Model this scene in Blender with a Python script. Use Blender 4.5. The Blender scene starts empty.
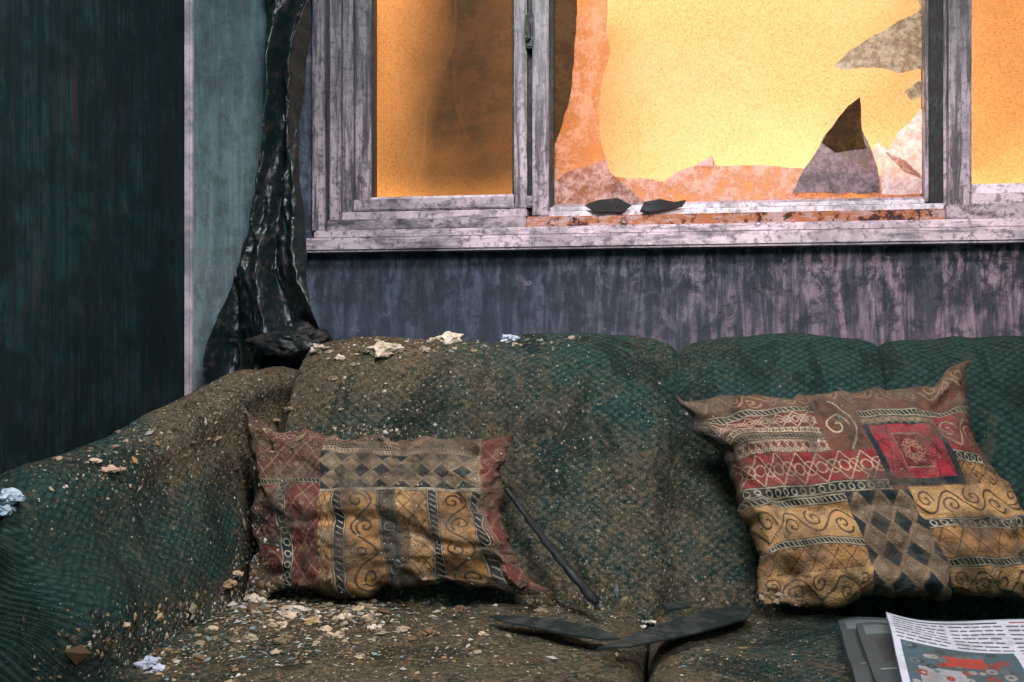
import bpy, bmesh, math, random
import numpy as np
from mathutils import Vector, Matrix
from mathutils.bvhtree import BVHTree
random.seed(7); rng=np.random.default_rng(11)
sc=bpy.context.scene
sc.view_settings.view_transform='Standard'
sc.view_settings.look='None'

# ------------------------------------------------------------------ camera / survey helpers
CAM=np.array([0,-2.55,0.97]); YAW=math.radians(9); F=35/36*1024
FW=np.array([-math.sin(YAW),math.cos(YAW),0]); RT=np.array([math.cos(YAW),math.sin(YAW),0]); UP=np.array([0,0,1.])
def ray(px,py): return FW+RT*((px-512)/F)+UP*((341-py)/F)
def onY(px,py,Y): d=ray(px,py); return CAM+d*((Y-CAM[1])/d[1])
def onZ(px,py,Z): d=ray(px,py); return CAM+d*((Z-CAM[2])/d[2])
def onP(px,py,p0,n): d=ray(px,py); return CAM+d*(np.dot(p0-CAM,n)/np.dot(d,n))
def xw(px,Y=0): return float(onY(px,341,Y)[0])
cam=bpy.data.cameras.new('camera'); cam.lens=35; cam.sensor_width=36
co=bpy.data.objects.new('camera',cam); sc.collection.objects.link(co)
co.location=CAM; co.rotation_euler=(math.pi/2,0,YAW); sc.camera=co

# ------------------------------------------------------------------ noise
TAB=rng.random((32,32,32))
def vn(P,s,seed=0):
    Q=np.asarray(P)*s+seed*7.31+100; i=np.floor(Q).astype(int); f=Q-i; f=f*f*(3-2*f); i%=32; j=(i+1)%32
    r=0
    for a in (0,1):
        for b in (0,1):
            for c in (0,1):
                w=(f[...,0] if a else 1-f[...,0])*(f[...,1] if b else 1-f[...,1])*(f[...,2] if c else 1-f[...,2])
                r=r+w*TAB[(j if a else i)[...,0],(j if b else i)[...,1],(j if c else i)[...,2]]
    return r-0.5
def fbm(P,s,seed=0,o=3):
    return sum(vn(P,s*2**k,seed+k)*0.5**k for k in range(o))

# ------------------------------------------------------------------ mesh helpers
def empty(name):
    e=bpy.data.objects.new(name,None); sc.collection.objects.link(e); return e
def mk(name,verts,faces,mat,parent=None,smooth=True,uv=None,attrs=None,cols=None):
    me=bpy.data.meshes.new(name)
    V=np.asarray(verts,dtype=float).reshape(-1,3)
    me.from_pydata(V.tolist(),[],faces if isinstance(faces,list) else faces.tolist())
    if smooth: me.polygons.foreach_set('use_smooth',[True]*len(me.polygons))
    if uv is not None:
        l=me.uv_layers.new(name='UVMap'); li=np.empty(len(me.loops),dtype=int); me.loops.foreach_get('vertex_index',li)
        l.data.foreach_set('uv',np.asarray(uv).reshape(-1,2)[li].ravel())
    for k,a in (attrs or {}).items():
        at=me.attributes.new(k,'FLOAT','POINT'); at.data.foreach_set('value',np.asarray(a,dtype=float).ravel())
    if cols is not None:
        c=np.asarray(cols).reshape(-1,3); c=np.concatenate([c,np.ones((len(c),1))],1)
        at=me.color_attributes.new('Col','FLOAT_COLOR','POINT'); at.data.foreach_set('color',c.ravel())
    me.materials.append(mat); me.update()
    o=bpy.data.objects.new(name,me); sc.collection.objects.link(o)
    if parent: o.parent=parent
    return o
def gfaces(nu,nv,off=0,flip=False):
    i,j=np.meshgrid(np.arange(nu-1),np.arange(nv-1),indexing='ij'); a=(i*nv+j).ravel()+off
    f=np.stack([a,a+nv,a+nv+1,a+1],1)
    return f[:,::-1] if flip else f
def rbox(half,r,n=8):
    half=np.array(half,float); vs=[];fs=[];off=0
    t=np.linspace(-1,1,n)
    for ax in range(3):
        for s in (-1,1):
            A,B=np.meshgrid(t,t,indexing='ij'); P=np.zeros((n,n,3)); P[...,ax]=s; P[...,(ax+1)%3]=A; P[...,(ax+2)%3]=B
            Q=P*half; inner=np.clip(Q,-(half-r),half-r); d=Q-inner; L=np.linalg.norm(d,axis=-1,keepdims=True)
            vs.append((inner+d/np.maximum(L,1e-9)*r).reshape(-1,3)); fs.append(gfaces(n,n,off,s<0)); off+=n*n
    return np.concatenate(vs),np.concatenate(fs)
def box(name,x0,x1,y0,y1,z0,z1,mat,parent=None,bev=0.004):
    bm=bmesh.new(); bmesh.ops.create_cube(bm,size=1)
    for v in bm.verts: v.co=Vector(((x0+x1)/2+v.co.x*(x1-x0),(y0+y1)/2+v.co.y*(y1-y0),(z0+z1)/2+v.co.z*(z1-z0)))
    if bev>0: bmesh.ops.bevel(bm,geom=bm.edges[:],offset=min(bev,0.45*min(x1-x0,y1-y0,z1-z0)),segments=2,affect='EDGES')
    me=bpy.data.meshes.new(name); bm.to_mesh(me); bm.free(); me.materials.append(mat)
    o=bpy.data.objects.new(name,me); sc.collection.objects.link(o)
    if parent: o.parent=parent
    return o
def slab(name,pts,nrm,th,mat,parent=None):
    bm=bmesh.new(); vs=[bm.verts.new(p) for p in pts]; f=bm.faces.new(vs)
    r=bmesh.ops.extrude_face_region(bm,geom=[f]); 
    for v in [g for g in r['geom'] if isinstance(g,bmesh.types.BMVert)]: v.co+=Vector(nrm)*th
    bmesh.ops.recalc_face_normals(bm,faces=bm.faces[:]); bmesh.ops.triangulate(bm,faces=bm.faces[:])
    me=bpy.data.meshes.new(name); bm.to_mesh(me); bm.free(); me.materials.append(mat)
    o=bpy.data.objects.new(name,me); sc.collection.objects.link(o)
    if parent: o.parent=parent
    return o
def catmull(P,n):
    P=np.asarray(P,float); P=np.vstack([2*P[0]-P[1],P,2*P[-1]-P[-2]]); m=len(P)-3; out=[]
    for t in np.linspace(0,m-1e-6,n):
        i=int(t); f=t-i; a,b,c,d=P[i:i+4]
        out.append(0.5*((2*b)+(-a+c)*f+(2*a-5*b+4*c-d)*f*f+(-a+3*b-3*c+d)*f**3))
    return np.array(out)

# ------------------------------------------------------------------ materials
class M:
    def __init__(s,name,rough=0.8,spec=0.3):
        s.m=bpy.data.materials.new(name); s.m.use_nodes=True; s.t=s.m.node_tree; s.b=s.t.nodes['Principled BSDF']
        s.b.inputs['Roughness'].default_value=rough; s.b.inputs['Specular IOR Level'].default_value=spec
        s.out=s.t.nodes['Material Output']
    def put(s,inp,v):
        if isinstance(v,bpy.types.NodeSocket): s.t.links.new(v,inp)
        elif isinstance(v,(tuple,list)):
            inp.default_value=tuple(v)+((1,) if len(v)==3 and len(inp.default_value)==4 else ())
        else: inp.default_value=v
    def math(s,op,a,b=0.0,clamp=False):
        n=s.t.nodes.new('ShaderNodeMath'); n.operation=op; n.use_clamp=clamp; s.put(n.inputs[0],a); s.put(n.inputs[1],b); return n.outputs[0]
    def mix(s,f,a,b,mode='MIX'):
        n=s.t.nodes.new('ShaderNodeMix'); n.data_type='RGBA'; n.blend_type=mode; s.put(n.inputs[0],f); s.put(n.inputs[6],a); s.put(n.inputs[7],b); return n.outputs[2]
    def pos(s): return s.t.nodes.new('ShaderNodeNewGeometry').outputs['Position']
    def scl(s,v,k):
        n=s.t.nodes.new('ShaderNodeMapping'); s.put(n.inputs[0],v); n.inputs['Scale'].default_value=k; return n.outputs[0]
    def noise(s,v,sc_,det=4,rough=0.6,dist=0.0):
        n=s.t.nodes.new('ShaderNodeTexNoise'); s.put(n.inputs['Vector'],v); n.inputs['Scale'].default_value=sc_; n.inputs['Detail'].default_value=det; n.inputs['Roughness'].default_value=rough; n.inputs['Distortion'].default_value=dist; return n.outputs['Fac']
    def ramp(s,f,a,b,lo=0.0,hi=1.0):
        n=s.t.nodes.new('ShaderNodeMapRange'); n.interpolation_type='SMOOTHSTEP'; s.put(n.inputs[0],f); s.put(n.inputs[1],a); s.put(n.inputs[2],b); s.put(n.inputs[3],lo); s.put(n.inputs[4],hi); return n.outputs[0]
    def attr(s,name,o='Fac'):
        n=s.t.nodes.new('ShaderNodeAttribute'); n.attribute_name=name; return n.outputs[o]
    def sep(s,v):
        n=s.t.nodes.new('ShaderNodeSeparateXYZ'); s.put(n.inputs[0],v); return n.outputs
    def uv(s): return s.t.nodes.new('ShaderNodeTexCoord').outputs['UV']
    def bump(s,h,dist=0.002,st=1.0):
        n=s.t.nodes.new('ShaderNodeBump'); s.put(n.inputs['Height'],h); n.inputs['Distance'].default_value=dist; n.inputs['Strength'].default_value=st; s.t.links.new(n.outputs[0],s.b.inputs['Normal'])
    def col(s,c): s.put(s.b.inputs['Base Color'],c)

def mat_sofa():
    m=M('sofa_fabric',0.95,0.1); u0=m.uv()
    wob=m.t.nodes.new('ShaderNodeVectorMath'); wob.operation='ADD'; nz=m.t.nodes.new('ShaderNodeTexNoise'); nz.inputs['Scale'].default_value=6; m.put(nz.inputs['Vector'],m.pos())
    sc1=m.t.nodes.new('ShaderNodeVectorMath'); sc1.operation='SCALE'; m.put(sc1.inputs[0],nz.outputs['Color']); sc1.inputs['Scale'].default_value=.02
    m.put(wob.inputs[0],u0); m.put(wob.inputs[1],sc1.outputs[0]); u=m.sep(wob.outputs[0]); k=2*math.pi/0.024
    a=m.math('ABSOLUTE',m.math('SINE',m.math('MULTIPLY',m.math('ADD',u[0],m.math('MULTIPLY',u[1],1.4)),k*.5))); b=m.math('ABSOLUTE',m.math('SINE',m.math('MULTIPLY',m.math('SUBTRACT',u[0],m.math('MULTIPLY',u[1],1.4)),k*.5)))
    w=m.math('MULTIPLY',a,b)
    p=m.pos(); n1=m.noise(p,4.5,8,0.74); n2=m.noise(p,80,6,0.84); n3=m.noise(p,190,2,0.6); n4=m.noise(p,20,5,.7); n5=m.noise(p,9,5,.7); n6=m.noise(m.scl(p,(1,1,.55)),7.5,7,.72,.8)
    wn=m.math('ADD',m.math('MULTIPLY',w,0.24),m.math('MULTIPLY',n2,0.95))
    teal=m.mix(m.ramp(wn,0.32,0.90),(0.012,0.036,0.034),(0.075,0.150,0.134))
    teal=m.mix(m.ramp(n1,.40,.62,0,.45),teal,(0.020,0.036,0.032)); teal=m.mix(m.ramp(n4,.5,.7,0,.45),teal,(0.075,0.095,0.08))
    dirt=m.math('ADD',m.attr('dirt'),m.math('MULTIPLY',m.math('SUBTRACT',n1,0.5),3.0))
    dirt=m.math('ADD',dirt,m.math('MULTIPLY',m.math('SUBTRACT',n2,0.5),2.4))
    df=m.ramp(dirt,0.10,1.10,0,0.90)
    br=m.mix(m.ramp(n2,.3,.66),(0.032,0.030,0.021),(0.33,0.225,0.135)); br=m.mix(m.ramp(w,0.4,0.05,0,.25),br,(0.022,0.028,0.022)); br=m.mix(m.ramp(n5,.45,.62,0,.5),br,(.090,.098,.078))
    c=m.mix(df,teal,br)
    c=m.mix(m.ramp(n6,.50,.60,0,.62),c,(.014,.022,.020)); c=m.mix(m.ramp(n6,.40,.32,0,.35),c,(.23,.19,.135))
    sp=m.ramp(m.math('ADD',n3,m.math('MULTIPLY',m.attr('dirt'),0.08)),0.68,0.75); c=m.mix(sp,c,(0.40,0.36,0.27))
    m.col(c); m.bump(m.math('ADD',m.math('MULTIPLY',w,0.65),m.math('MULTIPLY',n2,3.0)),0.0042,1.0); return m.m
def mat_wall():
    m=M('sooty_plaster',0.8,0.25); p=m.pos(); s=m.sep(p)
    st=m.noise(m.scl(p,(9,9,1.0)),3.0,7,0.7,0.6); bl=m.noise(p,14,8,0.78,.4); sp=m.noise(m.scl(p,(1,1,.25)),45,5,0.7)
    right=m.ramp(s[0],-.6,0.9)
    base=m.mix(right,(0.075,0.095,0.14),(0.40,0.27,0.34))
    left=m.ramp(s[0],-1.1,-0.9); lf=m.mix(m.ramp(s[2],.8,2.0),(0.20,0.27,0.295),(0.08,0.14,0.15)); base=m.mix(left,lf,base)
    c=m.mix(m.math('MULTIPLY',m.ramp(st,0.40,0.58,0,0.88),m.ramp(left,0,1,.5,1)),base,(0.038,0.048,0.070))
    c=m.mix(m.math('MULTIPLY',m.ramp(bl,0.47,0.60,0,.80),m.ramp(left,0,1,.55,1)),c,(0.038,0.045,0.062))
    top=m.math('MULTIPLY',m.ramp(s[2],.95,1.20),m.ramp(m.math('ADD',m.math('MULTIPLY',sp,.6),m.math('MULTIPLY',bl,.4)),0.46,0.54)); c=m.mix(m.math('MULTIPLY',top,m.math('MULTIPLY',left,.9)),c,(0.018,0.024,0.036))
    c=m.mix(m.ramp(bl,0.42,0.32,0,.35),c,(0.42,0.36,0.42))
    m.col(c); m.bump(m.math('ADD',bl,sp),0.004,0.7); return m.m
def mat_wood():
    m=M('charred_wood_panel',0.8,0.2); p=m.pos()
    g=m.noise(m.scl(p,(30,30,1.6)),1.6,7,0.72,1.2); g2=m.noise(m.scl(p,(36,36,1.8)),1.6,6,0.75,1.0); b=m.noise(p,5,6,.75)
    c=m.mix(m.ramp(g,0.35,0.65),(0.002,0.012,0.015),(0.012,0.044,0.050)); c=m.mix(m.ramp(g2,0.53,0.66,0,0.7),c,(0.050,0.018,0.020))
    c=m.mix(m.ramp(b,0.40,0.56,0,.85),c,(0.002,0.011,0.014)); m.col(c); m.bump(m.math('ADD',g,b),0.004,0.8); return m.m
def mat_paint(name,light=(0.62,0.46,0.53),dark=(0.035,0.03,0.04),lo=0.44,hi=0.64,amt=0.92,sx=(3,3,3),zdark=.6):
    m=M(name,0.42,0.5); p=m.pos(); s=m.sep(p)
    a=m.noise(m.scl(p,sx),4,7,0.72,0.3); b=m.noise(p,60,5,0.75); g=m.noise(p,5,6,.7)
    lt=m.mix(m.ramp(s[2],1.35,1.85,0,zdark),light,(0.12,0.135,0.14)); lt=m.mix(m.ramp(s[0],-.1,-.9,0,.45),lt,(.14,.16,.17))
    c=m.mix(m.ramp(g,.45,.62,0,.55),lt,(.09,.075,.09)); c=m.mix(m.ramp(a,lo,hi,0,amt),c,dark); c=m.mix(m.ramp(b,0.5,0.62,0,.7),c,dark); m.col(c)
    m.bump(m.math('ADD',a,m.math('MULTIPLY',b,.5)),0.003,0.5); return m.m
def mat_rust():
    m=M('rusted_track',0.8,0.2); p=m.pos(); a=m.noise(m.scl(p,(1,1,3)),14,6,0.75); b=m.noise(p,40,4,.7)
    c=m.mix(m.ramp(a,0.42,0.56),(0.52,0.34,0.33),(0.46,0.16,0.07)); c=m.mix(m.ramp(b,0.50,0.6),c,(0.07,0.03,0.03)); m.col(c); m.bump(a,0.004,0.8); return m.m
def mat_board():
    m=M('chipboard',0.9,0.1); p=m.pos(); s=m.sep(p); a=m.noise(p,260,3,0.7); b=m.noise(p,3,3); a2=m.noise(p,100,4,0.7)
    c=m.mix(m.ramp(a,0.3,0.6),(0.74,0.29,0.10),(0.98,0.53,0.24)); c=m.mix(m.ramp(b,0.4,0.7,0,.3),c,(1.0,0.58,0.32)); c=m.mix(m.ramp(a2,0.55,0.68,0,.6),c,(.55,.17,.05)); m.col(c); return m.m
def mat_glass(name,c1,c2,f0,f1,attr=False,rough=0.6,nsc=14,tl=0.0,spec=.12):
    m=M(name,rough,spec); p=m.pos(); a=m.noise(p,nsc,7,0.75); b=m.noise(p,90,4,.7)
    cc=m.mix(m.ramp(m.math('ADD',m.math('MULTIPLY',a,.65),m.math('MULTIPLY',b,.35)),0.42,0.58),c1,c2); m.col(cc)
    tr=m.t.nodes.new('ShaderNodeBsdfTransparent'); tr.inputs[0].default_value=(0.97,0.88,0.76,1)
    body=m.b.outputs[0]
    if tl:
        tn=m.t.nodes.new('ShaderNodeBsdfTranslucent'); m.put(tn.inputs[0],cc); m2=m.t.nodes.new('ShaderNodeMixShader'); m2.inputs[0].default_value=tl
        m.t.links.new(body,m2.inputs[1]); m.t.links.new(tn.outputs[0],m2.inputs[2]); body=m2.outputs[0]
    mx=m.t.nodes.new('ShaderNodeMixShader')
    if attr: f=m.math('ADD',m.attr('soot'),m.math('MULTIPLY',m.math('SUBTRACT',b,0.5),0.2),True)
    else: f=m.ramp(m.math('ADD',m.math('MULTIPLY',a,.7),m.math('MULTIPLY',b,.3)),0.38,0.60,f0,f1)
    m.put(mx.inputs[0],f); m.t.links.new(tr.outputs[0],mx.inputs[1]); m.t.links.new(body,mx.inputs[2]); m.t.links.new(mx.outputs[0],m.out.inputs[0]); return m.m
def mat_black(name,c=(0.008,0.010,0.012),rough=0.3,c2=(0.03,0.02,0.02),bm_=.006,lo=.45,hi=.65):
    m=M(name,rough,0.5); p=m.pos(); a=m.noise(p,30,5,0.7); m.col(m.mix(m.ramp(a,lo,hi),c,c2)); m.put(m.b.inputs['Roughness'],m.ramp(a,.3,.7,rough-.1,rough+.3)); m.bump(a,bm_,0.7); return m.m
def mat_col(name,rough=0.85,grime=0.5,spec=0.2,weave=True):
    m=M(name,rough,spec); p=m.pos(); a=m.noise(p,12,7,0.78); b=m.noise(p,260,2,.5)
    c=m.mix(m.ramp(a,.44,.66,0,grime),m.attr('Col','Color'),(0.060,0.045,0.036))
    if weave:
        d=m.noise(p,150,4,.8); c=m.mix(m.ramp(d,.62,.74,0,.5),c,(.30,.25,.19)); m.bump(m.math('ADD',b,m.math('MULTIPLY',a,1.5)),0.003,0.8)
    m.col(c)
    return m.m
def mat_plain(name,c,c2,sc_=20,rough=.8,bump=.003):
    m=M(name,rough,.3); a=m.noise(m.pos(),sc_,5,.7); m.col(m.mix(m.ramp(a,.38,.65),c,c2)); m.bump(a,bump,.7); return m.m

SOFA=mat_sofa(); WALL=mat_wall(); WOOD=mat_wood()
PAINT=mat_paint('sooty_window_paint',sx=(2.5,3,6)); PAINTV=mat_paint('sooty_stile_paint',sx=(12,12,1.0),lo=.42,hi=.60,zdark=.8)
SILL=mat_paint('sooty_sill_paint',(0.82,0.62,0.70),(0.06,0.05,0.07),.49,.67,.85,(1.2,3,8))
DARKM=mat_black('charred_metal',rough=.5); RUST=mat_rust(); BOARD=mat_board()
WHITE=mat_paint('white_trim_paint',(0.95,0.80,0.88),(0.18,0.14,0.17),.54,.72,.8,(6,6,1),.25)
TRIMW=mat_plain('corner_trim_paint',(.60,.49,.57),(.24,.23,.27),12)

# ------------------------------------------------------------------ room shell
XL=xw(187); XO0=xw(322); XO1=1.45; Z0=1.235; Z1=2.25; XR=2.6; H=2.45; T=0.14
wb=empty('wall_back')
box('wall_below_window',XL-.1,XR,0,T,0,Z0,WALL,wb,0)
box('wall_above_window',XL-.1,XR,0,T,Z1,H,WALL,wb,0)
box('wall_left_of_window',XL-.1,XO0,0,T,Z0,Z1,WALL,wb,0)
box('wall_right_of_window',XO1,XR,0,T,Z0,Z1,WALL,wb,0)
wl=empty('wall_left')
box('panel_backing',XL-.12,XL-.02,-3.6,0,0,H,WOOD,wl,0)
y=-0.005
for i in range(12):
    w=0.30; box('wood_panel_%d'%(i+1),XL-.03,XL,y-w+.003,y,0.0,H,WOOD,wl,.002); y-=w
box('wall_right',XR,XR+.1,-3.6,T,0,H,WALL,None,0)
box('floor',XL-.12,XR+.1,-3.6,T,-.06,0,mat_plain('dirty_carpet',(.03,.035,.03),(.10,.08,.05),30),None,0)
box('ceiling',XL-.12,XR+.1,-3.6,T,H,H+.06,mat_plain('smoked_ceiling',(.05,.05,.05),(.15,.14,.14),6),None,0)
box('trim_1',XL-.002,XL+.022,-.020,0,0,H,TRIMW,None,.005)
box('baseboard_back',XL+.03,XR,-.015,0,0,.09,TRIMW,None,.004)

# ------------------------------------------------------------------ window
W=empty('window_1')
def V(name,x0,x1,y0,y1,z0,z1,mt=PAINT,b=.003): return box(name,x0,x1,y0,y1,z0,z1,mt,W,b)
X=[xw(p) for p in (316,328,343,352,370,514,527,533,549,930,944,950,970)]
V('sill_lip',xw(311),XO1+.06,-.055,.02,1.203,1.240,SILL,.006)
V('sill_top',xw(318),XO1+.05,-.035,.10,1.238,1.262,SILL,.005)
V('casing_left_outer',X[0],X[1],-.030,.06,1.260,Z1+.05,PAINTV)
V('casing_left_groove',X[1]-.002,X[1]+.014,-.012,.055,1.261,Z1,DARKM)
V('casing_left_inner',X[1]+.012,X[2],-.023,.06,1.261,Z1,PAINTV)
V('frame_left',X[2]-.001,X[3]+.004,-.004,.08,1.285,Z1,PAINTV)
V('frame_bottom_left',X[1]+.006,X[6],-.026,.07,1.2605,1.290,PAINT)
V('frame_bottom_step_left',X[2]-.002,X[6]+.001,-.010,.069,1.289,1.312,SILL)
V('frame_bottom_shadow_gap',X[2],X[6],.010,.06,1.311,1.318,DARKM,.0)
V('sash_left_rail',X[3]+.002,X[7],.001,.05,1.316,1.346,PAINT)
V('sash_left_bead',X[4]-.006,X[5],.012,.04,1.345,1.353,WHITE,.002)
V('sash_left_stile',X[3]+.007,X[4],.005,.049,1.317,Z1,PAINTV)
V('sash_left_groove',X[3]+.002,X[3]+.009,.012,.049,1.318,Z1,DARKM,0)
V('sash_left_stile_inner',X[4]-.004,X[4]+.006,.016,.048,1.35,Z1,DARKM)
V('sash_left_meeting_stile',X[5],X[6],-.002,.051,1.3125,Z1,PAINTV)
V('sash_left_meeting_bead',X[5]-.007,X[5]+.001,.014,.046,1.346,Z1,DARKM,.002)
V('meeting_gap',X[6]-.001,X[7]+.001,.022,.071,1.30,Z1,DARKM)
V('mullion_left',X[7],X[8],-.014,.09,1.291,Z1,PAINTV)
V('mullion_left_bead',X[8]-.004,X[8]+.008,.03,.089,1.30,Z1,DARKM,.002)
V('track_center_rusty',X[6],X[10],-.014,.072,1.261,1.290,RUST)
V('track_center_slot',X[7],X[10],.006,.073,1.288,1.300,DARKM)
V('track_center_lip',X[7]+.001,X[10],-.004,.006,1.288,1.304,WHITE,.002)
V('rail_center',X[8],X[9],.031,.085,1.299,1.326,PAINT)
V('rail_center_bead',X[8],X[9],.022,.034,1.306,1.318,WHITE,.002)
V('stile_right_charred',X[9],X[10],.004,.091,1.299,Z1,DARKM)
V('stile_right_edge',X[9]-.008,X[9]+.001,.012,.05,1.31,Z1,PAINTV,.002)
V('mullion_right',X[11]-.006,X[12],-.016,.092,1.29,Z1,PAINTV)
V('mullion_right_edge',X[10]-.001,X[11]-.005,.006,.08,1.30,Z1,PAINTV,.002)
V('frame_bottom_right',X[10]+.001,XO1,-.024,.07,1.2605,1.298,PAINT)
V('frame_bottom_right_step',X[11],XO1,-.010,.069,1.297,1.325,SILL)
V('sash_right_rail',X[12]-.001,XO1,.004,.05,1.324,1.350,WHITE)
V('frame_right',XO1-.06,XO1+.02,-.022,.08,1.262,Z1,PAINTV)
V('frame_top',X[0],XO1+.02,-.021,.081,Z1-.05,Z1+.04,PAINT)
zc=float(onY(537,32,0)[2])
V('latch_plate',X[6]-.002,X[7]+.006,-.018,.022,zc-.045,zc+.045,DARKM,.004)
V('latch_handle',X[6]-.001,X[6]+.012,-.038,-.014,zc-.03,zc+.02,DARKM,.005)
def pane(name,x0,x1,z0,z1,Y,fn,mt):
    nu,nv=90,120; xs=np.linspace(x0,x1,nu); zs=np.linspace(z0,z1,nv); A,B=np.meshgrid(xs,zs,indexing='ij')
    P=np.stack([A,A*0+Y,B],-1); return mk(name,P,gfaces(nu,nv),mt,W,True,attrs={'soot':fn((A-x0)/(x1-x0),(B-z0)/(z1-z0),P)})
GS=mat_glass('soot_glass',(0.030,0.019,0.007),(0.090,0.036,0.012),0,0,True)
def sootL(u,v,P):
    w=fbm(P,4,3)*.22; v=v*1.75
    e=.12+.84*np.clip((u+w+.02-.05*v)/.50,0,1)
    e-=.48*np.clip(1-v/.16,0,1)**1.5; e-=.20*np.clip((u-.70)/.3,0,1)*np.clip(1.4-v,0,1)
    e-=.20*np.exp(-((u-.50)/.25)**2-((v-.20)/.16)**2)
    for a,b,c in((.55,.9,.25),(.62,.5,-.2),(.35,.3,.3)): e-=.10*np.exp(-((u-a-c*(v-b)-.03*np.sin(v*9))/.006)**2)*(np.abs(v-b)<.2)
    return np.clip(e,0.05,.96)
pane('glass_left',X[4],X[5],1.352,Z1-.05,.03,sootL,GS)
pane('glass_right',X[12],XO1-.06,1.35,Z1-.05,.03,lambda u,v,P:np.clip(.10+.2*v+fbm(P,6,5)*.3,0.02,.4),GS)
GD=mat_glass('dirty_glass',(0.50,0.24,0.13),(0.80,0.52,0.40),.25,.65,tl=.5)
GF=mat_glass('dirty_glass_foot',(0.38,0.21,0.18),(0.85,0.62,0.58),.35,.9,tl=.4,nsc=20)
GB=mat_glass('broken_glass_dark',(0.05,0.03,0.05),(0.34,0.19,0.23),.72,.98,tl=.2,nsc=22,spec=.5,rough=.3)
GG=mat_glass('broken_glass_grey',(0.20,0.18,0.13),(0.60,0.52,0.38),.65,.96,nsc=40,tl=.4,spec=.5,rough=.3)
GW=mat_glass('broken_glass_glare',(0.80,0.62,0.68),(1,0.98,1),.6,.99,nsc=25,tl=.5,spec=.6,rough=.25)  # near-white colour paints the outside glare into these shards
GK=mat_glass('smoked_glass_dark',(0.05,0.022,0.006),(0.10,0.045,0.012),.72,.90)
def jag(pts,a=1.6):
    out=[]
    for (x0,y0),(x1,y1) in zip(pts,pts[1:]+pts[:1]):
        L=math.hypot(x1-x0,y1-y0); n=max(1,int(L/9)); 
        for i in range(n):
            t=i/n; j=a if i else 0; out.append((x0+(x1-x0)*t+random.uniform(-j,j)*.8,y0+(y1-y0)*t+random.uniform(-j,j)*.8))
    return out
def shard(name,pts,mt,Y=.055,a=1.2): return slab(name,[onY(p,q,Y) for p,q in jag(pts,a)],(0,1,0),.004,mt,W)
shard('glass_remnant_side',[(549,-60),(612,-60),(606,30),(611,52),(603,75),(598,112),(603,150),(611,179),(628,190),(640,206),(549,206)],GD)
shard('glass_remnant_smoked',[(549,-60),(580,-60),(576,20),(574,60),(570,95),(562,125),(549,155)],GK,.050)
shard('glass_remnant_bottom',[(612,176),(640,178),(664,182),(676,172),(690,167),(701,164),(712,155),(716,166),(760,165),(800,168),(835,172),(932,180),(932,207),(606,207)],GF,.060)
shard('glass_remnant_foot',[(552,184),(566,172),(584,168),(606,160),(610,172),(626,186),(650,206),(552,208)],GF,.050)
shard('glass_sliver',[(694,166),(712,155),(713,167),(704,166)],GW,.052,.3)
shard('glass_shard_triangle',[(792,193),(800,176),(812,158),(824,136),(838,118),(848,106),(860,97),(860,112),(862,130),(870,146),(878,168),(880,193)],GB,.045)
shard('glass_shard_soot_edge',[(822,142),(838,118),(848,106),(860,97),(861,122),(866,148),(848,150),(836,152)],GK,.040)
shard('glass_shard_upper',[(834,66),(850,50),(866,40),(884,31),(900,20),(918,12),(932,-20),(932,76),(918,68),(900,73),(884,68),(862,67),(846,70)],GG,.045)
shard('glass_shard_top',[(915,-60),(932,-60),(932,10),(920,4),(908,-20)],GG,.049)
shard('glass_shard_small',[(904,92),(918,81),(932,76),(932,104),(920,97),(912,100)],GG,.050)
shard('glass_shard_corner',[(932,100),(918,112),(908,124),(898,132),(888,150),(878,142),(872,150),(880,168),(882,194),(932,194)],GW,.043)
shard('glass_shard_crack',[(886,152),(905,160),(926,180),(903,170)],GF,.038,.4)
CHAR=mat_black('char',rough=.6)
for i,(pts) in enumerate([[(585,206),(598,201),(618,199),(631,206),(622,213),(596,213)],[(640,212),(644,203),(660,200),(674,203),(686,201),(682,207),(670,210),(655,213)]]):
    slab('char_flake_%d'%(i+1),[onY(a,b,-.016) for a,b in pts],(0,-.3,.1),.02,CHAR,W)
box('chipboard_sheet',-2.2,2.6,.46,.48,.2,3.0,BOARD,W,0)

# ------------------------------------------------------------------ sofa
S=empty('sofa')
def dirtf(P):
    x,y,z=P[...,0],P[...,1],P[...,2]
    g=lambda cx,cz,sx,sz,a:a*np.exp(-((x-cx)/sx)**2-((z-cz)/sz)**2)
    d=0.16+g(-.65,.95,.34,.12,.75)+g(-.15,.68,.26,.18,.40)+g(-.02,.55,.20,.16,.38)+g(-.55,.47,.6,.06,.55)
    d+=.95*np.exp(-((x+.96)/.18)**2-((z-.82)/.22)**2-((y+.52)/.40)**2)
    d+=.15*(z<.5)*(x<.3)
    d-=.42*np.clip((x-.05)/.4,0,1)*(z>.5); d-=.50*np.exp(-((x+.95)/.16)**2-((y+1.08)/.28)**2)
    return d
prof=catmull([(-.60,.30),(-.585,.44),(-.52,.60),(-.445,.76),(-.385,.88),(-.325,.945),(-.25,.982),(-.175,.965),(-.135,.88),(-.13,.55),(-.13,.14)],150)
d=np.gradient(prof,axis=0); nr=np.stack([-d[:,1],d[:,0]],1); nr/=np.linalg.norm(nr,axis=1,keepdims=True)
if nr[30,0]>0: nr=-nr
arc=np.r_[0,np.cumsum(np.linalg.norm(np.diff(prof,axis=0),axis=1))]
seams=np.array([-.865,-.415,.02,.455,.905]); nx=620; xs=np.linspace(-.865,.905,nx); P=np.zeros((nx,150,3)); UVc=np.zeros((nx,150,2))
amp=[1.2,.75,1.2,1,1]
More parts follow.
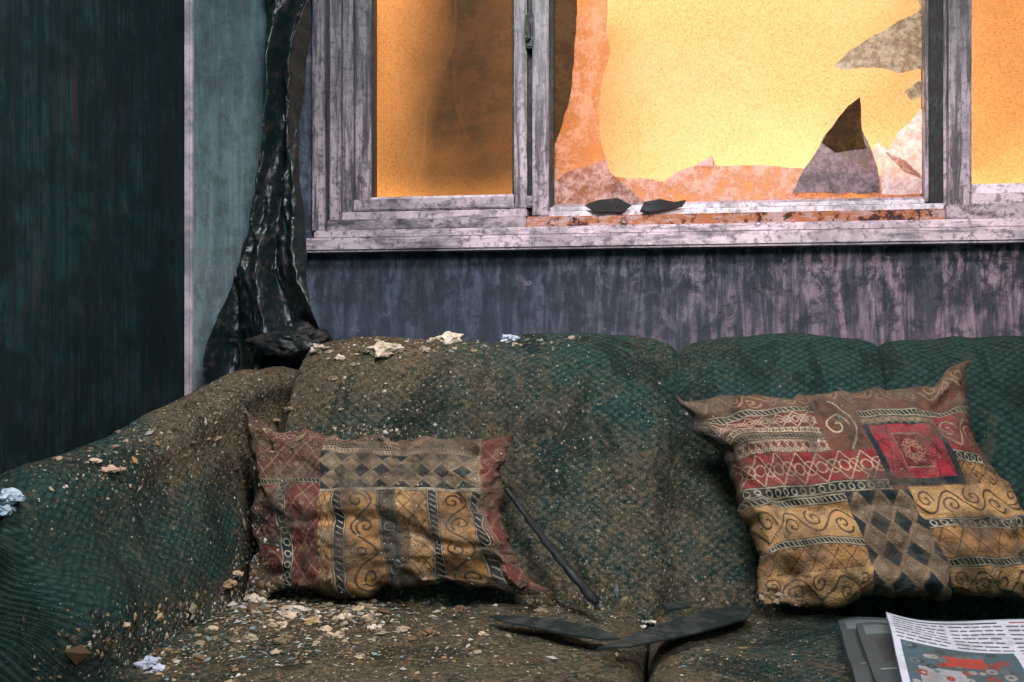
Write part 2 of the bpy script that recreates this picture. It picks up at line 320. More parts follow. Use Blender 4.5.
for i,x in enumerate(xs):
    k=min(np.searchsorted(seams,x,side='right')-1,3); dl=x-seams[k]; dr=seams[k+1]-x; A=amp[k] if dl<dr else amp[k+1]; dm=min(dl,dr)
    ins=A*(.016*math.exp(-dm/.006)+.022*math.exp(-dm/.07))
    top=np.clip((prof[:,1]-.45)/.5,0,1); wave=-.035*(1-top)*math.sin(math.pi*(x+.865)/1.77)
    P[i,:,0]=x+wave; P[i,:,1]=prof[:,0]-nr[:,0]*ins; P[i,:,2]=prof[:,1]-nr[:,1]*ins
    UVc[i,:,0]=x; UVc[i,:,1]=arc
n=fbm(P,4.5,1)*.026+fbm(P,14,4,2)*.007
P[...,1]+=nr[:,0][None]*n; P[...,2]+=nr[:,1][None]*n
mk('back',P,gfaces(nx,150),SOFA,S,uv=UVc,attrs={'dirt':dirtf(P)})
for e,(i,nm) in enumerate(((0,'back_end_left'),(nx-1,'back_end_right'))):
    mk(nm,P[i],[list(range(150))],SOFA,S,False,uv=P[i][:,1:],attrs={'dirt':dirtf(P[i])})
def arm(name,mir):
    ky=np.array([-.12,-.3,-.45,-.59,-.75,-.87,-1.0,-1.09]); kz=np.array([.885,.905,.885,.846,.797,.768,.752,.738]); kx=np.array([-.93,-.935,-.965,-.99,-1.02,-1.035,-1.055,-1.065])
    pz=np.polyfit(ky,kz,4); pxx=np.polyfit(ky,kx,2)
    n1=150; ysl=list(np.linspace(-.13,-1.10,140)); scl=[1]*140
    for q in np.linspace(.12,1,14): ysl.append(-1.10-.045*math.sin(q*math.pi/2)); scl.append(math.cos(q*math.pi/2)*.22+.78)
    for q in (.9,.6,.3,.02): ysl.append(-1.145-.004*(1-q)); scl.append(.78*q)
    G=[];U=[]
    for y,s in zip(ysl,scl):
        yy=max(y,-1.10); z=np.polyval(pz,yy); xc=np.polyval(pxx,yy); b=-.885
        pr=catmull([(b+.03,.30),(b-.002,.44),(b-.012,.54),((b-.02+xc)/2+.005,z-.12),(xc+.045,z-.035),(xc-.005,z),(xc-.06,z-.008),(xc-.12,z-.06),(xc-.155,z-.16),(xc-.15,.35),(xc-.14,.12)],n1)
        cen=np.array([xc-.04,z*.6]); pr=cen+(pr-cen)*s
        a=np.r_[0,np.cumsum(np.linalg.norm(np.diff(pr,axis=0),axis=1))]
        G.append(np.stack([pr[:,0],np.full(n1,y),pr[:,1]],1)); U.append(np.stack([np.full(n1,y),a],1))
    G=np.array(G);U=np.array(U)
    gy=np.gradient(G,axis=1); no=np.stack([-gy[...,2],gy[...,0]*0,gy[...,0]],-1); no/=np.linalg.norm(no,axis=-1,keepdims=True)+1e-9; no=-no
    Y=G[...,1]; k=fbm(G,5,8,2)*.024+fbm(G,13,9,2)*.006 - .012*np.exp(-((Y+1.06)/.008)**2) -.010*np.exp(-((Y+.40+.10*G[...,2])/.012)**2)
    G=G+no*k[...,None]*(1 if no[60,30,0]>0 else -1)
    D=dirtf(G)
    if mir: G=G.copy(); G[...,0]=.04-G[...,0]
    mk(name,G,gfaces(len(ysl),n1,0,mir),SOFA,S,uv=U,attrs={'dirt':D})
arm('arm_left',False); arm('arm_right',True)
def cushion(name,x0,x1,y0,y1,z0,z1,seed):
    h=np.array([(x1-x0)/2,(y1-y0)/2,(z1-z0)/2]); v,f=rbox(h,.05,90); c=np.array([(x0+x1)/2,(y0+y1)/2,(z0+z1)/2])
    uu=v/h; P=v+c; topm=np.clip(uu[:,2],0,1); P[:,2]+=topm*(.022*(1-uu[:,0]**2)*(1-uu[:,1]**2)-.008+fbm(P,6,seed)*.020+fbm(P,20,seed+1,2)*.008)
    mk(name,P,f,SOFA,S,uv=P[:,:2],attrs={'dirt':dirtf(P)})
cushion('seat_cushion_1',-.90,-.043,-1.20,-.56,.26,.45,2); cushion('seat_cushion_2',-.037,.93,-1.20,-.56,.26,.45,6)
v,f=rbox((.96,.50,.11),.03,12); v=v+np.array([.02,-.64,.20]); mk('base',v,f,SOFA,S,uv=v[:,[0,2]],attrs={'dirt':dirtf(v)})
LEG=mat_plain('dark_leg_wood',(.01,.008,.006),(.03,.02,.012))
for i,(a,b) in enumerate(((-.88,-1.08),(.92,-1.08),(-.88,-.2),(.92,-.2))):
    bm=bmesh.new(); bmesh.ops.create_cone(bm,cap_ends=True,segments=20,radius1=.02,radius2=.032,depth=.10,matrix=Matrix.Translation((a,b,.05)))
    me=bpy.data.meshes.new('leg'); bm.to_mesh(me); bm.free(); me.materials.append(LEG); o=bpy.data.objects.new('leg_%d'%(i+1),me); sc.collection.objects.link(o); o.parent=S

# ------------------------------------------------------------------ pattern canvas
class C:
    def __init__(s,w,h,bg): s.w,s.h=w,h; s.a=np.ones((w,h,3))*np.array(bg); s.X,s.Y=np.meshgrid(np.arange(w),np.arange(h),indexing='ij'); s.clip=(0,0,w,h)
    def _b(s,x0,y0,x1,y1):
        cx0,cy0,cx1,cy1=s.clip
        return max(int(x0),int(cx0),0),max(int(y0),int(cy0),0),min(int(x1)+1,int(cx1),s.w),min(int(y1)+1,int(cy1),s.h)
    def _ap(s,b,m,c):
        x0,y0,x1,y1=b; s.a[x0:x1,y0:y1]=s.a[x0:x1,y0:y1]*(1-m[...,None])+np.array(c)*m[...,None]
    def rect(s,x0,y0,x1,y1,c):
        b=s._b(x0,y0,x1-1,y1-1)
        if b[2]>b[0] and b[3]>b[1]: s.a[b[0]:b[2],b[1]:b[3]]=c
    def line(s,x0,y0,x1,y1,w,c):
        b=s._b(min(x0,x1)-w-1,min(y0,y1)-w-1,max(x0,x1)+w+1,max(y0,y1)+w+1)
        if b[2]<=b[0] or b[3]<=b[1]: return
        XX=s.X[b[0]:b[2],b[1]:b[3]];YY=s.Y[b[0]:b[2],b[1]:b[3]]; dx,dy=x1-x0,y1-y0; L=dx*dx+dy*dy+1e-9
        t=np.clip(((XX-x0)*dx+(YY-y0)*dy)/L,0,1); d=np.hypot(XX-x0-t*dx,YY-y0-t*dy); s._ap(b,np.clip(w/2+.5-d,0,1),c)
    def poly(s,pts,w,c):
        for p,q in zip(pts[:-1],pts[1:]): s.line(*p,*q,w,c)
    def ring(s,x,y,r,w,c): s.poly([(x+r*math.cos(t),y+r*math.sin(t)) for t in np.linspace(0,2*math.pi,18)],w,c)
    def diam(s,x,y,rx,ry,c):
        b=s._b(x-rx-1,y-ry-1,x+rx+1,y+ry+1)
        if b[2]<=b[0] or b[3]<=b[1]: return
        d=np.abs(s.X[b[0]:b[2],b[1]:b[3]]-x)/rx+np.abs(s.Y[b[0]:b[2],b[1]:b[3]]-y)/ry; s._ap(b,np.clip((1-d)*min(rx,ry),0,1),c)
    def spiral(s,x,y,r,w,c,ph=0,dr=1,turns=1.5): s.poly([(x+r*(1-k)*math.cos(ph+dr*k*turns*6.28),y+r*(1-k)*math.sin(ph+dr*k*turns*6.28)) for k in np.linspace(0,.85,28)],w,c)
    def scrollrow(s,x0,y0,x1,y1,bg,c,w=2):
        s.rect(x0,y0,x1,y1,bg); s.clip=(x0,y0,x1,y1); ver=(y1-y0)>(x1-x0); L=(y1-y0) if ver else (x1-x0); B=(x1-x0) if ver else (y1-y0); n=max(1,round(L/(B*.85))); st=L/n
        pts=[]
        for k in np.linspace(0,1,n*16): 
            a=k*L; o=B/2+B*.34*math.sin(k*n*math.pi); pts.append((x0+o,y0+a) if ver else (x0+a,y0+o))
        s.poly(pts,w,c)
        for i in range(n):
            a=(i+.5)*st; o=B*(.60 if i%2 else .40); xx,yy=(x0+o,y0+a) if ver else (x0+a,y0+o); s.spiral(xx,yy,B*.30,w,c,ph=i*2.2,dr=1 if i%2 else -1)
        s.clip=(0,0,s.w,s.h)
    def ladder(s,x0,y0,x1,y1,bg,c,kind=0):
        s.rect(x0,y0,x1,y1,bg); s.clip=(x0,y0,x1,y1); ver=(y1-y0)>(x1-x0); B=(x1-x0) if ver else (y1-y0); L=(y1-y0) if ver else (x1-x0)
        st=B*.55 if kind==0 else B*.9; a=0
        if ver: s.line(x0+1.5,y0,x0+1.5,y1,1.5,c); s.line(x1-2.5,y0,x1-2.5,y1,1.5,c)
        else: s.line(x0,y0+1.5,x1,y0+1.5,1.5,c); s.line(x0,y1-2.5,x1,y1-2.5,1.5,c)
        while a<L:
            if kind==0: 
                q=(x0+B*.28,y0+a,x0+B*.72,y0+a+st*.5) if ver else (x0+a,y0+B*.28,x0+a+st*.5,y0+B*.72); s.line(*q,1.6,c)
            else:
                xx,yy=(x0+B/2,y0+a+st/2) if ver else (x0+a+st/2,y0+B/2); s.ring(xx,yy,B*.25,1.4,c)
            a+=st
        s.clip=(0,0,s.w,s.h)
    def lattice(s,x0,y0,x1,y1,bg,c,px,py,w=1.4,fill=None,fr=.62):
        s.rect(x0,y0,x1,y1,bg); s.clip=(x0,y0,x1,y1)
        for i in range(int((x1-x0)/px)+2):
            for j in range(int((y1-y0)/py)+2):
                cx,cy=x0+i*px,y0+j*py
                s.poly([(cx-px/2,cy),(cx,cy-py/2),(cx+px/2,cy),(cx,cy+py/2),(cx-px/2,cy)],w,c)
                if fill: s.diam(cx,cy,px*.5*fr,py*.5*fr,fill); s.diam(cx+px/2,cy+py/2,px*.5*fr*.5,py*.5*fr*.5,c)
                else: s.ring(cx,cy,2.5,1.5,c)
        s.clip=(0,0,s.w,s.h)
    def crosses(s,x0,y0,x1,y1,bg,c,st):
        s.rect(x0,y0,x1,y1,bg); s.clip=(x0,y0,x1,y1); h=y1-y0; a=x0
        while a<x1:
            s.line(a,y0,a+st,y1,1.8,c); s.line(a+st,y0,a,y1,1.8,c); s.ring(a+st/2,(y0+y1)/2,h*.22,1.5,c); s.ring(a,(y0+y1)/2,h*.18,1.5,c); a+=st
        s.clip=(0,0,s.w,s.h)
OCH=(.38,.19,.075); OC2=(.48,.27,.115); RED=(.155,.036,.034); BRN=(.13,.060,.042); NAV=(.012,.024,.030); CRM=(.48,.39,.27); TAN=(.28,.20,.13); CRIM=(.32,.026,.044)
def canvasL():
    c=C(430,300,BRN)
    c.lattice(0,0,135,300,(.11,.046,.034),(.28,.18,.13),30,34)
    c.crosses(0,0,135,26,RED,TAN,26); c.ladder(0,96,135,108,NAV,TAN); c.crosses(0,108,60,146,RED,TAN,30)
    c.ladder(62,108,82,300,NAV,CRM,1); c.lattice(82,108,135,300,RED,TAN,27,36)
    c.ladder(0,205,62,217,NAV,TAN); c.scrollrow(0,217,62,262,RED,TAN,1.8)
    c.rect(135,0,430,120,TAN); c.crosses(135,4,395,26,BRN,TAN,22); c.ladder(135,26,395,36,NAV,TAN); c.ladder(135,36,395,46,BRN,CRM)
    c.lattice(135,48,395,118,(.19,.14,.095),TAN,34,34,1.5,NAV,.86)
    x=135
    for w,k in ((24,'d'),(20,'l'),(52,'s'),(30,'L'),(50,'d'),(18,'l'),(50,'s'),(20,'l')):
        if k=='l': c.ladder(x,120,x+w,300,NAV,CRM)
        if k=='L': c.ladder(x,120,x+w,300,(.03,.035,.035),TAN,1)
        if k=='s': c.scrollrow(x,120,x+w,300,OCH,(.035,.028,.025),2.8)
        if k=='d': c.lattice(x,120,x+w,300,OC2,(.10,.05,.03),w*.5,34,1.6); c.crosses(x,190,x+w,220,OCH,CRM,w/2)
        x+=w
    c.lattice(x,0,430,300,(.17,.04,.036),(.30,.17,.12),30,36); c.ladder(x,120,x+10,300,RED,TAN)
    c.ladder(135,117,395,124,NAV,CRM)
    c.a[252:276,190:]=c.a[252:276,190:]*.35+np.array((.02,.03,.03))
    return c
def canvasR():
    c=C(480,340,BRN)
    c.scrollrow(0,0,480,34,BRN,TAN,2); c.ladder(20,34,250,48,NAV,CRM); c.crosses(20,48,250,74,RED,CRM,26)
    c.ladder(20,74,250,86,BRN,CRM,1); c.ladder(20,86,250,98,NAV,TAN); c.lattice(20,98,250,118,RED,CRM,14,16); c.ladder(0,34,22,124,NAV,TAN)
    c.crosses(10,120,262,166,(.25,.036,.038),CRM,38); c.ladder(10,166,262,184,NAV,CRM,1)
    c.scrollrow(190,34,262,118,(.14,.06,.042),CRM,2.6)
    c.rect(262,66,392,176,NAV); c.crosses(262,66,392,80,NAV,TAN,14); c.rect(272,82,382,166,CRIM); c.rect(302,98,352,150,(.15,.018,.024))
    for k in range(8): c.spiral(327+13*math.cos(k*.785),124+13*math.sin(k*.785),8,2,(.30,.14,.09),k)
    c.poly([(302,98),(352,98),(352,150),(302,150),(302,98)],2,TAN)
    for q in (272,352): c.crosses(q,82,q+30,166,CRIM,(.10,.02,.02),30)
    c.ladder(262,54,480,68,NAV,CRM); c.scrollrow(392,68,480,130,(.28,.04,.042),CRM,2.4); c.ladder(392,130,480,146,NAV,CRM,1); c.lattice(392,146,480,184,OCH,NAV,24,20)
    c.rect(0,184,480,340,OCH)
    c.ladder(0,184,200,198,NAV,CRM); c.scrollrow(0,198,180,250,OC2,(.07,.045,.03),2.8); c.ladder(0,250,180,262,NAV,CRM); c.lattice(0,262,180,298,OCH,(.09,.05,.03),30,36,1.6); c.scrollrow(0,298,180,340,OC2,(.07,.045,.03),2.4)
    c.lattice(180,184,290,340,(.22,.14,.085),TAN,37,46,1.6,NAV,.84)
    c.scrollrow(290,178,480,226,OC2,(.08,.045,.03),2.8); c.ladder(290,226,480,244,NAV,CRM,1); c.lattice(290,244,480,286,OCH,(.1,.055,.03),32,42,1.6); c.ladder(290,286,480,300,NAV,CRM); c.scrollrow(290,300,480,340,OC2,(.07,.045,.03),2.4)
    return c
PIL=mat_col('woven_cushion_fabric',.9,.70)
def pillow(name,corners,Y0,zc,tilt,T,cv,ears,seed,grime,kexp=9,slump=.02,dust=.3):
    nrm=np.array([0,-math.cos(tilt),math.sin(tilt)]); p0=np.array([0,Y0,zc]); TL,TR,BR,BL=[onP(a,b,p0,nrm) for a,b in corners]
    nu,nv=cv.w,cv.h; uu,vv=np.meshgrid(np.linspace(-1,1,nu),np.linspace(-1,1,nv),indexing='ij'); u=(uu+1)/2; v=(vv+1)/2
    up=(TL+TR-BL-BR); up/=np.linalg.norm(up); rt=(TR+BR-TL-BL); rt/=np.linalg.norm(rt)
    e=lambda a:a[...,None]
    P=e((1-u)*(1-v))*TL+e(u*(1-v))*TR+e(u*v)*BR+e((1-u)*v)*BL
    P=P-e(uu*np.abs(uu)**2*(1-vv**2)*.012)*rt+e(vv*np.abs(vv)**2*(1-uu**2)*.012)*up
    earz=0
    for (sx,sy),(ex,ey) in zip(((-1,-1),(1,-1),(1,1),(-1,1)),ears):
        k=(np.clip(uu*sx,0,1)**kexp)*(np.clip(vv*sy,0,1)**kexp); P=P+e(k*ex)*rt+e(k*ey)*up
        r=np.hypot((uu*sx-.80),(vv*sy-.74)); earz=earz-.018*np.exp(-(r/.08)**2)+.016*np.exp(-(np.hypot(uu*sx-.93,vv*sy-.88)/.07)**2)
    k=(np.abs(uu)**14)*(np.abs(vv)**14)
    N3=np.stack([uu*3,vv*2.2,np.zeros_like(uu)],-1)
    edge=np.maximum(np.abs(uu),np.abs(vv))
    th=T*(np.clip(1-uu**4,0,1)*np.clip(1-vv**4,0,1))**.5*(1-.35*(uu*vv)**2)
    wr=fbm(N3,1.0,seed,4)*.036*np.clip((1-edge)*8,0,1)+earz*np.clip((1-edge)*14,0,1)
    rad=np.sin((uu*9+fbm(N3,1.5,seed+3)*6))*np.clip((np.abs(vv)-.55)*2,0,1)+np.sin((vv*7+fbm(N3,1.5,seed+4)*6))*np.clip((np.abs(uu)-.6)*2,0,1)
    wr+=rad*.008*np.clip((1-edge)*14,0,1)
    wr-=slump*np.exp(-((uu*.8+vv*.3+.35)/.10)**2)*np.clip((1-edge)*4,0,1)*.6
    wr-=.012*np.exp(-((vv*.9-uu*.25-.25+fbm(N3,1,seed+7)*.3)/.06)**2)*np.clip((1-edge)*4,0,1)
    off=fbm(N3,1.6,seed+9,3)*.036*edge**3; off2=fbm(N3,1.6,seed+12,3)*.032*edge**3
    P=P+e(off)*rt+e(off2)*up
    Fp=P+e(th+wr+k*.02)*nrm; Bp=P-e(th*.55-k*.02)*nrm
    col=cv.a.copy(); g=np.clip(.55+fbm(N3,2.2,seed+20,5)*1.2,0,1); dirt=np.array([.060,.045,.034])
    gm=np.clip(g-grime,0,1)[...,None]*1.3; gm=np.clip(gm+(np.clip(edge-.88,0,1)*4.5)[...,None],0,.85); col=col*(1-gm)+dirt*gm
    ds=np.clip(fbm(N3,3.3,seed+28,4)*1.4+.08*(vv<-.4),0,dust)[...,None]; col=col*(1-ds)+np.array([.21,.17,.125])*ds
    col*=(1+.55*(rng.random((nu,nv))-.5))[...,None]
    V_=np.concatenate([Fp.reshape(-1,3),Bp.reshape(-1,3)]); F_=np.concatenate([gfaces(nu,nv),gfaces(nu,nv,nu*nv,True)])
    return mk(name,V_,F_,PIL,None,cols=np.concatenate([col.reshape(-1,3),col.reshape(-1,3)*.6]))
pillow('throw_pillow',[(252,428),(502,440),(520,586),(246,602)],-.585,.615,math.radians(20),.070,canvasL(),[(-.018,.036),(.036,.008),(.062,-.002),(-.004,-.004)],3,.42,5,.028,.30)
pillow('throw_pillow.001',[(697,402),(946,384),(1078,602),(770,607)],-.590,.69,math.radians(24),.085,canvasR(),[(-.030,.006),(.062,.036),(.02,-.01),(-.012,-.004)],9,.56,4,.02,.2)

# ------------------------------------------------------------------ charred curtain
ky=[-180,0,60,120,180,230,280,310,340,365,395]; kl=[268,264,264,262,254,246,230,221,215,211,211]; kr=[318,317,306,300,300,304,310,318,330,318,300]
nr_,nc=360,200; G=np.zeros((nr_,nc,3))
for i,py in enumerate(np.linspace(-150,395,nr_)):
    a=onY(np.interp(py,ky,kl),py,-.075); b=onY(np.interp(py,ky,kr),py,-.075)
    s=np.linspace(0,1,nc); G[i]=a[None]*(1-s[:,None])+b[None]*s[:,None]
    ph=2*math.pi*1.7*(s+.16*math.sin(py/95)+.05*math.sin(py/31))+.8
    G[i,:,1]=-.078+(.030+.012*math.sin(py/47))*np.sin(ph)-.008*np.sin(ph*2.3+py/40)
def ridged(P,s,seed): return 1-2*np.abs(vn(P,s,seed))
Q=G*np.array([1,0,.6])+.25*G[...,2:3]*np.array([1,0,0])
n=ridged(Q,20,31)+.6*ridged(Q,42,33)+.3*ridged(G,80,35); G[...,1]-=(n-1.2)*.015; G[...,0]+=fbm(G*np.array([0,0,1]),7,37,4)*.022; G[...,1]=np.clip(G[...,1],-.135,-.012)
cur=empty('curtain'); mk('burnt_cloth',G,gfaces(nr_,nc),mat_black('melted_curtain',(0.006,0.014,0.016),.34,(.026,.018,.018),.002,.54,.62),cur)
B=bmesh.new(); bmesh.ops.create_icosphere(B,subdivisions=5,radius=1)
vs=np.array([v.co[:] for v in B.verts]); c0=onY(296,342,-.14); q=vs*np.array([.085,.055,.044]); q=q*(1+fbm(vs,1.6,41,4)[:,None]*.9)+c0
fs=[[v.index for v in f.verts] for f in B.faces]; B.free(); mk('melted_bunch',q,fs,mat_black('melted_lump',(0.008,0.013,0.015),.45,(.03,.022,.02)),cur)
bm=bmesh.new(); bmesh.ops.create_cone(bm,cap_ends=True,segments=24,radius1=.012,radius2=.012,depth=2.9); bmesh.ops.create_uvsphere(bm,u_segments=16,v_segments=10,radius=.025,matrix=Matrix.Translation((0,0,-1.46)))
me=bpy.data.meshes.new('rod'); bm.to_mesh(me); bm.free(); me.materials.append(DARKM); o=bpy.data.objects.new('rod',me); sc.collection.objects.link(o); o.rotation_euler=(0,math.pi/2,0); o.location=(.35,-.075,2.33); o.parent=cur

# ------------------------------------------------------------------ magazines
MAG=mat_col('printed_paper',.5,.45,.3,False)
def magcanvas(kind):
    w,h=240,330; c=C(w,h,(.54,.58,.70) if kind else (.045,.065,.075))
    if kind:
        c.rect(0,0,w,5,(.35,.42,.5)); c.line(10,11,150,11,5,(.05,.06,.1)); c.line(170,11,225,11,4,(.3,.05,.05))
        for bx in (8,86,164):
            y=22
            while y<h-8:
                if not (bx<160 and 100<y<222 or bx>100 and y>130):
                    x=bx
                    while x<bx+66:
                        L=rng.integers(5,16); c.line(x,y,min(x+L,bx+68),y,4.2,(.06,.07,.12)); x+=L+6
                y+=12
        c.rect(10,104,152,218,(.05,.10,.13)); c.rect(60,128,110,158,(.42,.05,.04)); c.rect(25,168,80,208,(.30,.32,.36))
        for k in range(40): x,y=rng.integers(18,145),rng.integers(110,212); c.ring(x,y,rng.integers(2,6),4,[(.25,.04,.03),(.30,.28,.28),(.02,.05,.06),(.10,.15,.17)][k%4])
        c.rect(164,134,232,320,(.22,.06,.05)); c.rect(170,142,226,176,(.5,.45,.45))
        for k in range(30): x,y=rng.integers(168,228),rng.integers(182,312); c.ring(x,y,rng.integers(2,7),4,[(.4,.05,.04),(.05,.2,.25),(.5,.42,.2)][k%3])
    else:
        c.rect(10,14,190,60,(.12,.15,.17)); c.rect(20,80,120,200,(.03,.04,.05)); c.line(14,230,180,230,4,(.25,.27,.3))
    return c
def magazine(name,TL,TR,BL,z,th,kind,curl,seed):
    c=magcanvas(kind); nu,nv=c.w,c.h; u,v=np.meshgrid(np.linspace(0,1,nu),np.linspace(0,1,nv),indexing='ij'); e=lambda a:a[...,None]
    TL,TR,BL=[np.array([*p,z]) for p in (TL,TR,BL)]; P=TL+e(u)*(TR-TL)+e(v)*(BL-TL); bend=curl*(np.clip(.25-u,0,1)*4)**2+.006*np.sin(u*5+seed)+fbm(P,8,seed,2)*.010
    P[...,2]+=bend; Bt=P.copy(); Bt[...,2]-=th; o=nu*nv
    rim=np.concatenate([np.arange(nv),[(i*nv+nv-1) for i in range(1,nu)],[(nu-1)*nv+j for j in range(nv-2,-1,-1)],[i*nv for i in range(nu-2,0,-1)]]); r2=np.roll(rim,-1)
    side=np.stack([rim,r2,r2+o,rim+o],1)
    F_=np.concatenate([gfaces(nu,nv,0,True),gfaces(nu,nv,o),side]); col=c.a.reshape(-1,3)
    return mk(name,np.concatenate([P.reshape(-1,3),Bt.reshape(-1,3)]),F_,MAG,None,False,cols=np.concatenate([col,col*0+np.array([.12,.14,.15])]))
def magpx(name,tl,tr,bl,z,*a): magazine(name,onZ(*tl,z)[:2],onZ(*tr,z)[:2],onZ(*bl,z)[:2],z,*a)
magpx('magazine',(838,620),(990,620),(858,690),.490,.012,0,-.004,1)
magpx('magazine.001',(856,624),(1010,620),(880,692),.506,.012,0,-.006,2)
magpx('magazine.002',(886,614),(1060,627),(914,735),.526,.010,1,.004,3)

# ------------------------------------------------------------------ charred sticks and blades
BL_=mat_black('charred_plastic',(0.012,0.022,0.023),.34,(.034,.042,.044),.003)
def blade(name,pts,z,th=.006): return slab(name,[onZ(a,b,z) for a,b in pts],(0,0,1),th,BL_)
blade('charred_slat',[(490,617),(520,617),(560,621),(600,630),(622,640),(600,641),(560,634),(520,626),(500,622)],.474,.003)
blade('charred_slat.001',[(597,650),(630,637),(665,624),(700,613),(742,606),(752,611),(748,619),(715,629),(675,639),(630,648)],.478,.003)
blade('charred_slat.002',[(662,606),(684,603),(690,608),(668,612)],.488,.004)
p=onY(507,489,-.545); q=onY(597,603,-.70); d=q-p; L=np.linalg.norm(d); d/=L; s1=np.cross(d,[0,0,1]); s1/=np.linalg.norm(s1); s2=np.cross(d,s1)
ring=[];nR=60
for i in range(nR):
    t=i/(nR-1); r=.0045+.004*t if t<.97 else .005; cpt=p+d*L*t+s1*.006*math.sin(t*3.1)
    for k in range(10): an=k*2*math.pi/10; rr=r*(1+.12*math.sin(i*.7+k)); ring.append(cpt+s1*rr*math.cos(an)*1.3+s2*rr*math.sin(an))
F_=[[i*10+k,i*10+(k+1)%10,(i+1)*10+(k+1)%10,(i+1)*10+k] for i in range(nR-1) for k in range(10)]+[list(range(10)),list(range((nR-1)*10,nR*10))]
mk('charred_rod',ring,F_,mat_black('charred_rod_surface',(0.003,0.006,0.007),.6,(.010,.012,.012)))

# ------------------------------------------------------------------ debris, dropped on the real surfaces
bpy.context.view_layer.update()
vv_=[];ff_=[];off=0
for o in sc.objects:
    if o.type=='MESH' and (o.parent==S or o.name.startswith('throw_pillow')):
        me=o.data; v=np.empty(len(me.vertices)*3); me.vertices.foreach_get('co',v); v=v.reshape(-1,3)
        vv_+=v.tolist(); ff_+=[tuple(i+off for i in p.vertices) for p in me.polygons]; off+=len(v)
bvh=BVHTree.FromPolygons(vv_,ff_)
def hit(px,py):
    d=ray(px,py); loc,nn,idx,ds=bvh.ray_cast(Vector(CAM),Vector(d).normalized()); 
    if loc is None: return None
    if nn.dot(Vector(d))>0: nn=-nn
    return np.array(loc),np.array(nn)
OCT=np.array([[1,0,0],[-1,0,0],[0,1,0],[0,-1,0],[0,0,1],[0,0,-1]],float); OF=[(0,2,4),(2,1,4),(1,3,4),(3,0,4),(2,0,5),(1,2,5),(3,1,5),(0,3,5)]
DV=[];DF=[];DC=[]
PALS=[(.48,.40,.29),(.66,.62,.58),(.34,.22,.11),(.18,.11,.06),(.16,.10,.06),(.42,.33,.2),(.24,.32,.32),(.10,.08,.06)]
def chip(loc,nn,s,c):
    a=np.cross(nn,rng.normal(size=3)); a/=np.linalg.norm(a)+1e-9; b=np.cross(nn,a)
    v=OCT*(rng.uniform(.5,1.3,size=(6,1)))*np.array([s,s*rng.uniform(.4,.9),s*.35]); v=v[:,:1]*a+v[:,1:2]*b+v[:,2:]*nn+loc+nn*s*.2
    o=len(DV); DV.extend(v.tolist()); DF.extend([tuple(i+o for i in f) for f in OF]); DC.extend([c]*6)
CL=[(360,375,60,22,800,.0016),(420,342,75,7,600,.0024),(230,410,60,30,900,.0018),(120,455,70,22,700,.0021),(60,490,50,30,160,.0017),(160,520,60,50,400,.0015),(310,612,60,7,1100,.0036),(262,603,25,12,360,.0040),(400,640,110,22,1100,.0026),(250,640,80,20,1000,.0028),(560,610,60,12,360,.0022),(560,470,90,70,600,.0014),(640,560,60,35,320,.0015),(250,560,10,40,460,.0028),(360,432,60,4,320,.0021),(400,520,70,50,340,.0012),(780,600,30,10,120,.002),(720,655,90,15,300,.0019),(790,450,80,50,100,.0013),(500,400,120,30,420,.0015),(900,640,40,15,20,.002),(170,650,60,20,480,.0026)]
for cx,cy,sx,sy,n_,s in CL:
    for _ in range(n_):
        h=hit(cx+rng.normal()*sx,cy+rng.normal()*sy)
        if h is None: continue
        chip(h[0],h[1],s*math.exp(rng.normal()*.55),np.array(PALS[rng.integers(0,8)])*rng.uniform(.5,1))
mk('ash_debris',DV,DF,mat_col('ash_flakes',.9,.2,.1,False),None,False,cols=DC)
B=bmesh.new(); bmesh.ops.create_icosphere(B,subdivisions=3,radius=1); IV=np.array([v.co[:] for v in B.verts]); IF=[[v.index for v in f.verts] for f in B.faces]; B.free()
CV=[];CF=[];CC=[]
LS=[(450,333,.024,(.8,.68,.55)),(438,333,.015,(.7,.55,.4)),(384,352,.028,(.75,.62,.48)),(396,349,.015,(.8,.7,.6)),(510,340,.015,(.6,.68,.8)),(320,350,.018,(.7,.6,.5)),(6,500,.020,(.5,.58,.70)),(3,512,.014,(.4,.5,.6)),(150,664,.015,(.50,.54,.68)),(158,670,.010,(.6,.6,.75)),(108,470,.014,(.6,.4,.3)),(94,462,.010,(.65,.5,.4)),(288,618,.013,(.7,.55,.45)),(300,612,.013,(.8,.7,.6)),(262,603,.013,(.7,.6,.5)),(250,598,.012,(.7,.6,.5)),(312,622,.013,(.5,.35,.2)),(345,618,.009,(.7,.6,.5)),(460,612,.012,(.16,.10,.07)),(520,584,.012,(.10,.06,.05)),(652,622,.008,(.75,.7,.65)),(642,627,.005,(.75,.7,.65)),(225,585,.014,(.4,.28,.18)),(375,628,.009,(.7,.6,.5)),(200,660,.010,(.25,.18,.10)),(340,358,.010,(.7,.6,.5)),(572,338,.006,(.7,.6,.5)),(430,635,.012,(.2,.13,.08)),(285,640,.012,(.22,.16,.1)),(235,574,.013,(.5,.38,.26))]
for _ in range(44):
    k=rng.uniform(.2,.65); LS.append((rng.normal(310,85),rng.normal(619,14),rng.uniform(.004,.010),(k,k*.78,k*.55)))
for _ in range(26):
    k=rng.uniform(.12,.5); LS.append((rng.normal(190,85),rng.normal(435,28),rng.uniform(.004,.009),(k,k*.75,k*.5)))
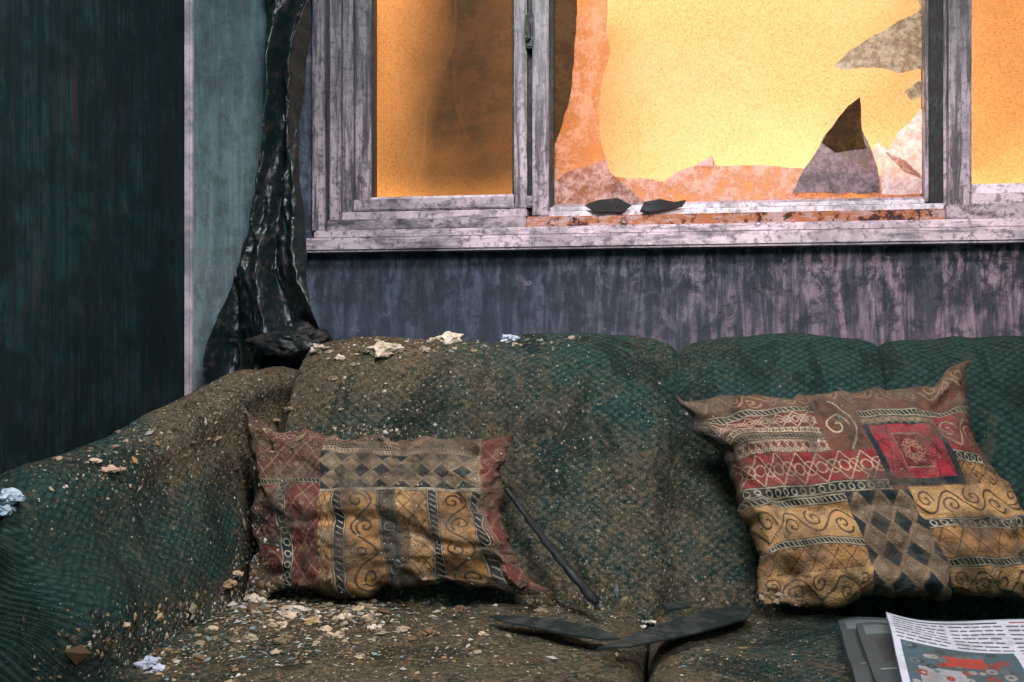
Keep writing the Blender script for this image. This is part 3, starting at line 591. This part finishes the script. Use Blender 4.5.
for _ in range(20):
    k=rng.uniform(.15,.6); LS.append((rng.normal(420,60),rng.normal(345,8),rng.uniform(.003,.008),(k,k*.8,k*.6)))
for px,py,s,c in LS:
    h=hit(px,py)
    if h is None:
        h=hit(px,py+8)
        if h is None: continue
    for r in range(3):
        o=len(CV); sd=rng.integers(0,30); v=IV*np.array([1,.8,.5])*(1+fbm(IV,1.6,int(sd),4)[:,None]*1.6)*s*(1,.5,.35)[r]; v=v+h[0]+h[1]*s*.2+(rng.normal(size=3)*s*.9*(r>0))*np.array([1,.6,.2])
        CV.extend(v.tolist()); CF.extend([[i+o for i in f] for f in IF]); CC.extend([np.array(c)*(1-.15*r)]*len(v))
mk('plaster_rubble',CV,CF,mat_col('crumbled_plaster',.95,.35,.1),None,False,cols=CC)

# ------------------------------------------------------------------ light
def area(name,loc,target,size,energy,col,sy=None):
    l=bpy.data.lights.new(name,'AREA'); l.energy=energy; l.color=col; l.size=size
    if sy: l.shape='RECTANGLE'; l.size_y=sy
    o=bpy.data.objects.new(name,l); sc.collection.objects.link(o); o.location=loc
    o.rotation_euler=(Vector(target)-Vector(loc)).to_track_quat('-Z','Y').to_euler(); return o
area('key_light',(.5,-2.5,2.3),(-.1,-.4,.7),.8,60,(1,.95,.93))
area('side_light',(-.3,-1.35,2.4),(-.2,-.4,.7),.5,42,(.97,.98,1))
area('board_fill_low',(.60,.26,.95),(.60,.46,1.50),1.1,18,(1,.94,.78),.12)  # added lamp, hidden below the sill in the cavity, brightens the chipboard
area('board_fill_left',(-.75,.26,.95),(-.75,.46,1.50),.4,5,(1,.84,.45),.12)  # added hidden lamp, lifts the chipboard behind the left pane
area('board_fill_high',(.30,.30,2.42),(.30,.46,1.8),3.0,18,(1,.76,.52),.12)  # added lamp, unseen above the window, warms the upper chipboard
w=bpy.data.worlds.new('world'); sc.world=w; w.use_nodes=True; w.node_tree.nodes['Background'].inputs[0].default_value=(.25,.92,.92,1); w.node_tree.nodes['Background'].inputs[1].default_value=.36
